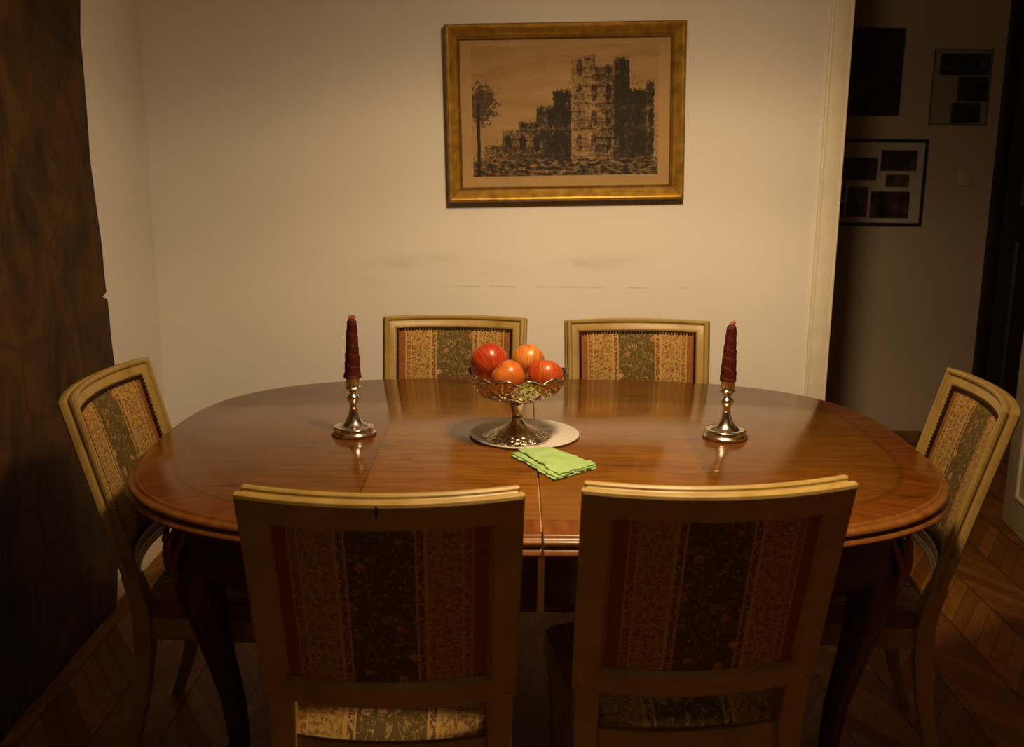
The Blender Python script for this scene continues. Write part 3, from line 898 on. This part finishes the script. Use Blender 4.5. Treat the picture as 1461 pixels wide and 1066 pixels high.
def candle(x, y, label, lean, rz, lip, hgt):
    z0 = TZ + 0.1385
    t = thing('candle', label, 'candle', (x, y, z0), rz, group='twisted red candles')
    bm = bmesh.new()
    seg, nz = 56, 110
    rows = []
    for j in range(nz + 1):
        q = j / nz
        z = -0.004 + hgt * q
        base = 0.0188 - 0.0085 * q ** 1.15
        if q > 0.93: base *= 1 - 0.55 * ((q - 0.93) / 0.07) ** 2
        if q < 0.10 and lip: base *= 1 + 0.10 * (1 - q / 0.10)
        row = []
        for k in range(seg):
            a = 2 * PI * k / seg
            ph = (a / (2 * PI) + q * 5.6 + 0.03 * math.sin(3 * a) + 0.22 * mnoise.noise(Vector((q * 6, math.cos(a), lean * 900)))) % 1.0
            r = base * (0.945 + 0.085 * ph ** 0.8)
            if ph > 0.93: r = base * (1.03 - 0.085 * (ph - 0.93) / 0.07)
            r *= 1 + 0.03 * mnoise.noise(Vector((math.cos(a) * 2, math.sin(a) * 2, z * 60 + lean * 50)))
            row.append(bm.verts.new((r * math.cos(a) + lean * q * q, r * math.sin(a), z)))
        rows.append(row)
    for A, B in zip(rows, rows[1:]):
        for k in range(seg):
            bm.faces.new((A[k], A[(k + 1) % seg], B[(k + 1) % seg], B[k]))
    bm.faces.new(rows[0][::-1]); bm.faces.new(rows[-1])
    link('wax_body', bm, 'wax', t, angle=50)
    bm = bmesh.new()
    top = hgt - 0.006
    tube(bm, [(lean - 0.002, 0, top - 0.004), (lean - 0.001, 0, top + 0.003), (lean + 0.002, 0, top + 0.007), (lean + 0.0055, 0, top + 0.007), (lean + 0.008, 0, top + 0.002)], [0.0055, 0.0046, 0.0034, 0.0027, 0.0014], 10)
    if lip:
        tube(bm, [(lean - 0.005, 0, top - 0.002), (lean - 0.0055, 0, top + 0.004), (lean - 0.006, 0, top + 0.009)], [0.003, 0.0016, 0.0006], 8)
    link('tip', bm, 'wax_tip', t, angle=60)
candle(-0.363, 2.304, 'twisted dark red candle in the left candlestick, its bent tip paired with a spike', 0.0015, 0.0, True, 0.136)
candle(0.492, 2.303, 'twisted dark red candle in the right candlestick with a single curled tip', 0.002, 0.0, False, 0.130)

# folded green cloth
bm = bmesh.new()
def cloth_layer(cs, z0, z1, seed, puff):
    A, B, C, D = [Vector(c) for c in cs]      # TL, TR, R, F
    nu, nv = 40, 32
    def P(s, q, top):
        p = (A * (1 - s) + B * s) * (1 - q) + (D * (1 - s) + C * s) * q
        e = min(s, 1 - s, q, 1 - q)
        rag = max(0, 1 - e * 14)
        jx = 0.0060 * rag * mnoise.noise(Vector((p.x * 85, p.y * 85, seed)))
        jy = 0.0060 * rag * mnoise.noise(Vector((p.x * 85, p.y * 85, seed + 9)))
        mid = (z0 + z1) / 2
        th = (z1 - z0) / 2 * min(1, 0.45 + e * 9)
        wv = 0.0022 * mnoise.noise(Vector((p.x * 38, p.y * 38, seed))) + puff * (1 - q) * 0.003 * math.sin(3 * s + seed)
        return Vector((p.x + jx, p.y + jy, mid + (th if top else -th) + max(wv, -0.0005)))
    T = [[bm.verts.new(P(i / nu, j / nv, True)) for i in range(nu + 1)] for j in range(nv + 1)]
    U = [[bm.verts.new(P(i / nu, j / nv, False)) for i in range(nu + 1)] for j in range(nv + 1)]
    for j in range(nv):
        for i in range(nu):
            bm.faces.new((T[j][i], T[j][i + 1], T[j + 1][i + 1], T[j + 1][i]))
            bm.faces.new((U[j][i], U[j + 1][i], U[j + 1][i + 1], U[j][i + 1]))
    for i in range(nu):
        bm.faces.new((T[0][i], U[0][i], U[0][i + 1], T[0][i + 1])); bm.faces.new((T[nv][i], T[nv][i + 1], U[nv][i + 1], U[nv][i]))
    for j in range(nv):
        bm.faces.new((T[j][0], T[j + 1][0], U[j + 1][0], U[j][0])); bm.faces.new((T[j][nu], U[j][nu], U[j + 1][nu], T[j + 1][nu]))
z = TZ
cloth_layer([(0.002, 2.135, 0), (0.083, 2.176, 0), (0.175, 2.052, 0), (0.086, 1.972, 0)], z + 0.0005, z + 0.0055, 1.0, 0)
cloth_layer([(0.001, 2.143, 0), (0.081, 2.178, 0), (0.177, 2.056, 0), (0.089, 1.978, 0)], z + 0.0045, z + 0.0090, 4.0, 0.3)
cloth_layer([(0.014, 2.152, 0), (0.082, 2.180, 0), (0.176, 2.060, 0), (0.094, 1.986, 0)], z + 0.0085, z + 0.0125, 7.0, 0.6)
tag(link('folded_cloth', bm, 'cloth', angle=70), 'folded lime green cloth lying in front of the fruit bowl', 'cloth')

# ---------------------------------------------------------------- pictures
def picture(name, label, cat, cx, cz, y, w, h, rot, fw, frame_mat, profile, mat_m, depth, mi=None, group=None):
    t = thing(name, label, cat, (cx, y, cz), 0, group)
    t.rotation_euler = (0, rot, 0)
    bm = bmesh.new()
    ringframe(bm, profile, w / 2 - fw, -h / 2 + fw, h / 2 - fw, 1, 1, lambda u, ww, n: Vector((u, -n, ww)), mi)
    link('frame', bm, frame_mat, t, smooth=False)
    iw, ih = w / 2 - fw + 0.003, h / 2 - fw + 0.003
    bm = bmesh.new(); box(bm, -iw, iw, -depth, -0.002, -ih, ih)
    link('mount', bm, mat_m, t, smooth=False)
    return t
gprof = [(0.0, 0.004), (0.0, 0.020), (0.004, 0.024), (0.008, 0.022), (0.012, 0.024), (0.020, 0.029), (0.030, 0.036), (0.036, 0.040), (0.041, 0.042), (0.046, 0.040), (0.050, 0.034), (0.050, 0.0), (0.006, 0.0)]
gmi = [1, 1, 1, 1, 0, 0, 0, 0, 0, 1, 1, 1, 1]
et = picture('framed_etching', 'gilt framed brown etching of a rocky ruin landscape on the lit wall', 'picture', 0.1735, 1.532, WB - 0.012, 0.806, 0.585, math.radians(-1.4), 0.050, ['gold', 'goldin'], gprof, 'paper', 0.014, gmi)
bm = bmesh.new()
ex0, ex1, ez0, ez1 = -0.316, 0.315, -0.207, 0.222
def pq(s, q): return Vector((ex0 + (ex1 - ex0) * s, -0.0146, ez0 + (ez1 - ez0) * q))
grid(bm, pq, 1, 1, lambda s, q: (s, q))
link('print', bm, 'etch', et, smooth=False)

thin = [(0.0, 0.003), (0.0, 0.014), (0.003, 0.017), (0.011, 0.017), (0.014, 0.014), (0.014, 0.0), (0.003, 0.0)]
HY = HB
def photos(t, rects, names, dep):
    for i, (x0, x1, z0, z1, tint) in enumerate(rects):
        bm = bmesh.new(); box(bm, x0, x1, -dep - 0.0015, -dep + 0.001, z0, z1)
        link(names, bm, mat_photo('photo print', tint, i * 3.7 + x0 * 10), t, smooth=False)
p1 = picture('framed_picture', 'large dark picture in a thin frame, upper left on the hallway wall', 'picture', 1.622, 1.766, HY, 0.32, 0.385, 0, 0.014, 'black', thin, 'darkdoor', 0.008)
photos(p1, [(-0.143, 0.143, -0.175, 0.175, (0.016, 0.010, 0.006))], 'print', 0.008)
p2 = picture('photo_collage', 'frameless pale board with dark photos at the right of the hallway wall', 'picture', 2.06, 1.70, HY, 0.268, 0.338, 0, 0.006, 'greyframe', [(0, 0.003), (0, 0.009), (0.006, 0.009), (0.006, 0.0), (0.002, 0)], 'mat_dim', 0.007)
photos(p2, [(-0.105, 0.125, 0.055, 0.150, (0.03, 0.028, 0.045)), (-0.015, 0.125, -0.062, 0.048, (0.03, 0.018, 0.014)), (-0.035, 0.100, -0.160, -0.068, (0.035, 0.022, 0.016))], 'photo', 0.007)
p3 = picture('photo_collage', 'black framed collage of family photos on a pale mount, low on the hallway wall', 'picture', 1.664, 1.265, HY, 0.54, 0.40, 0, 0.014, 'black', thin, 'mat', 0.008)
ph = (0.05, 0.028, 0.018)
photos(p3, [(0.055, 0.225, 0.055, 0.150, ph), (0.085, 0.195, -0.020, 0.038, ph), (0.020, 0.205, -0.165, -0.040, ph), (-0.150, 0.040, 0.010, 0.115, ph), (-0.090, 0.008, -0.160, -0.020, ph), (-0.20, -0.102, -0.080, -0.020, ph), (-0.20, -0.102, -0.165, -0.092, ph)], 'photo', 0.008)

sw = thing('light_switch', 'small square light switch on the hallway wall beside the dark door', 'switch', (2.122, HY, 1.287))
boxobj('plate', (-0.036, 0.036, -0.008, 0.0, -0.036, 0.036), 'switch', sw, 0.002)
boxobj('rocker', (-0.022, 0.022, -0.012, -0.007, -0.022, 0.022), 'switch', sw, 0.001)

# ---------------------------------------------------------------- light
def lamp(name, typ, loc, power, color, **kw):
    l = bpy.data.lights.new(name, typ); l.energy = power; l.color = color
    for k, v in kw.items(): setattr(l, k, v)
    o = bpy.data.objects.new(name, l); COL.objects.link(o); o.location = loc
    return o
WARM = (1.0, 0.70, 0.40)
LP = (0.31, 1.672, 2.20)
pl = lamp('pendant_light', 'POINT', LP, 208, WARM, shadow_soft_size=0.12)
# the shade's light distribution, by the sine of the angle below the horizontal
pl.data.use_nodes = True
nt = pl.data.node_tree
em = nt.nodes['Emission']
tc = nt.nodes.new('ShaderNodeTexCoord'); sx = nt.nodes.new('ShaderNodeSeparateXYZ')
mr = nt.nodes.new('ShaderNodeMapRange'); rp = nt.nodes.new('ShaderNodeValToRGB')
nt.links.new(tc.outputs['Normal'], sx.inputs[0]); nt.links.new(sx.outputs['Z'], mr.inputs['Value'])
mr.inputs['From Min'].default_value = 0.25; mr.inputs['From Max'].default_value = -1.0
rp.color_ramp.interpolation = 'EASE'
DIST = [(-0.25, 0.16), (0.0, 0.17), (0.07, 0.16), (0.14, 0.18), (0.20, 0.26), (0.37, 0.69), (0.50, 1.0), (0.60, 1.0), (0.70, 0.74), (0.85, 0.58), (0.92, 0.60), (1.0, 0.66)]
el = rp.color_ramp.elements
while len(el) < len(DIST): el.new(0.5)
for e, (q, v) in zip(el, DIST):
    e.position = (q + 0.25) / 1.25; e.color = (v, v, v, 1)
# made-up sideways falloff, imitates vignetting: weaker to the two ends of the table
rx = nt.nodes.new('ShaderNodeValToRGB'); ax = nt.nodes.new('ShaderNodeMapRange'); mu = nt.nodes.new('ShaderNodeMath'); mu.operation = 'MULTIPLY'
nt.links.new(sx.outputs['X'], ax.inputs['Value']); ax.inputs['From Min'].default_value = -1.0; ax.inputs['From Max'].default_value = 1.0
AZ = [(-0.9, 0.48), (-0.58, 0.58), (-0.36, 0.80), (-0.12, 1.0), (0.26, 1.0), (0.35, 0.84), (0.45, 0.58), (0.60, 0.40)]
el = rx.color_ramp.elements
while len(el) < len(AZ): el.new(0.5)
for e, (q, v) in zip(el, AZ):
    e.position = (q + 1) / 2; e.color = (v, v, v, 1)
nt.links.new(ax.outputs[0], rx.inputs[0]); nt.links.new(mr.outputs[0], rp.inputs[0])
nt.links.new(rx.outputs[0], mu.inputs[0]); nt.links.new(rp.outputs[0], mu.inputs[1]); nt.links.new(mu.outputs[0], em.inputs['Strength'])
lamp('rear_fill_light', 'POINT', (-0.55, -1.0, 1.05), 3.3, (1.0, 0.70, 0.20), shadow_soft_size=0.3)  # added unseen fill, brightens the backs of the near chairs
w = bpy.data.worlds.new('night'); S.world = w; w.use_nodes = True
w.node_tree.nodes['Background'].inputs[0].default_value = (1.0, 0.55, 0.25, 1)
w.node_tree.nodes['Background'].inputs[1].default_value = 0.002

# ---------------------------------------------------------------- camera
cd = bpy.data.cameras.new('camera'); cam = bpy.data.objects.new('camera', cd); COL.objects.link(cam)
cd.sensor_width = 36.0; cd.sensor_fit = 'HORIZONTAL'; cd.lens = 1480.0 / 1461 * 36.0
cd.clip_start = 0.05
th, roll = math.radians(12.5), math.radians(0.5)
R = Matrix.Rotation(PI / 2 - th, 4, 'X') @ Matrix.Rotation(roll, 4, 'Z')
cam.matrix_world = Matrix.Translation((0, 0, 1.43)) @ R
cd.dof.use_dof = True; cd.dof.focus_distance = 2.5; cd.dof.aperture_fstop = 5.6
S.camera = cam
S.view_settings.view_transform = 'Standard'; S.view_settings.look = 'None'
S.view_settings.exposure = 0.0; S.view_settings.gamma = 1.0
S.view_settings.use_curve_mapping = False
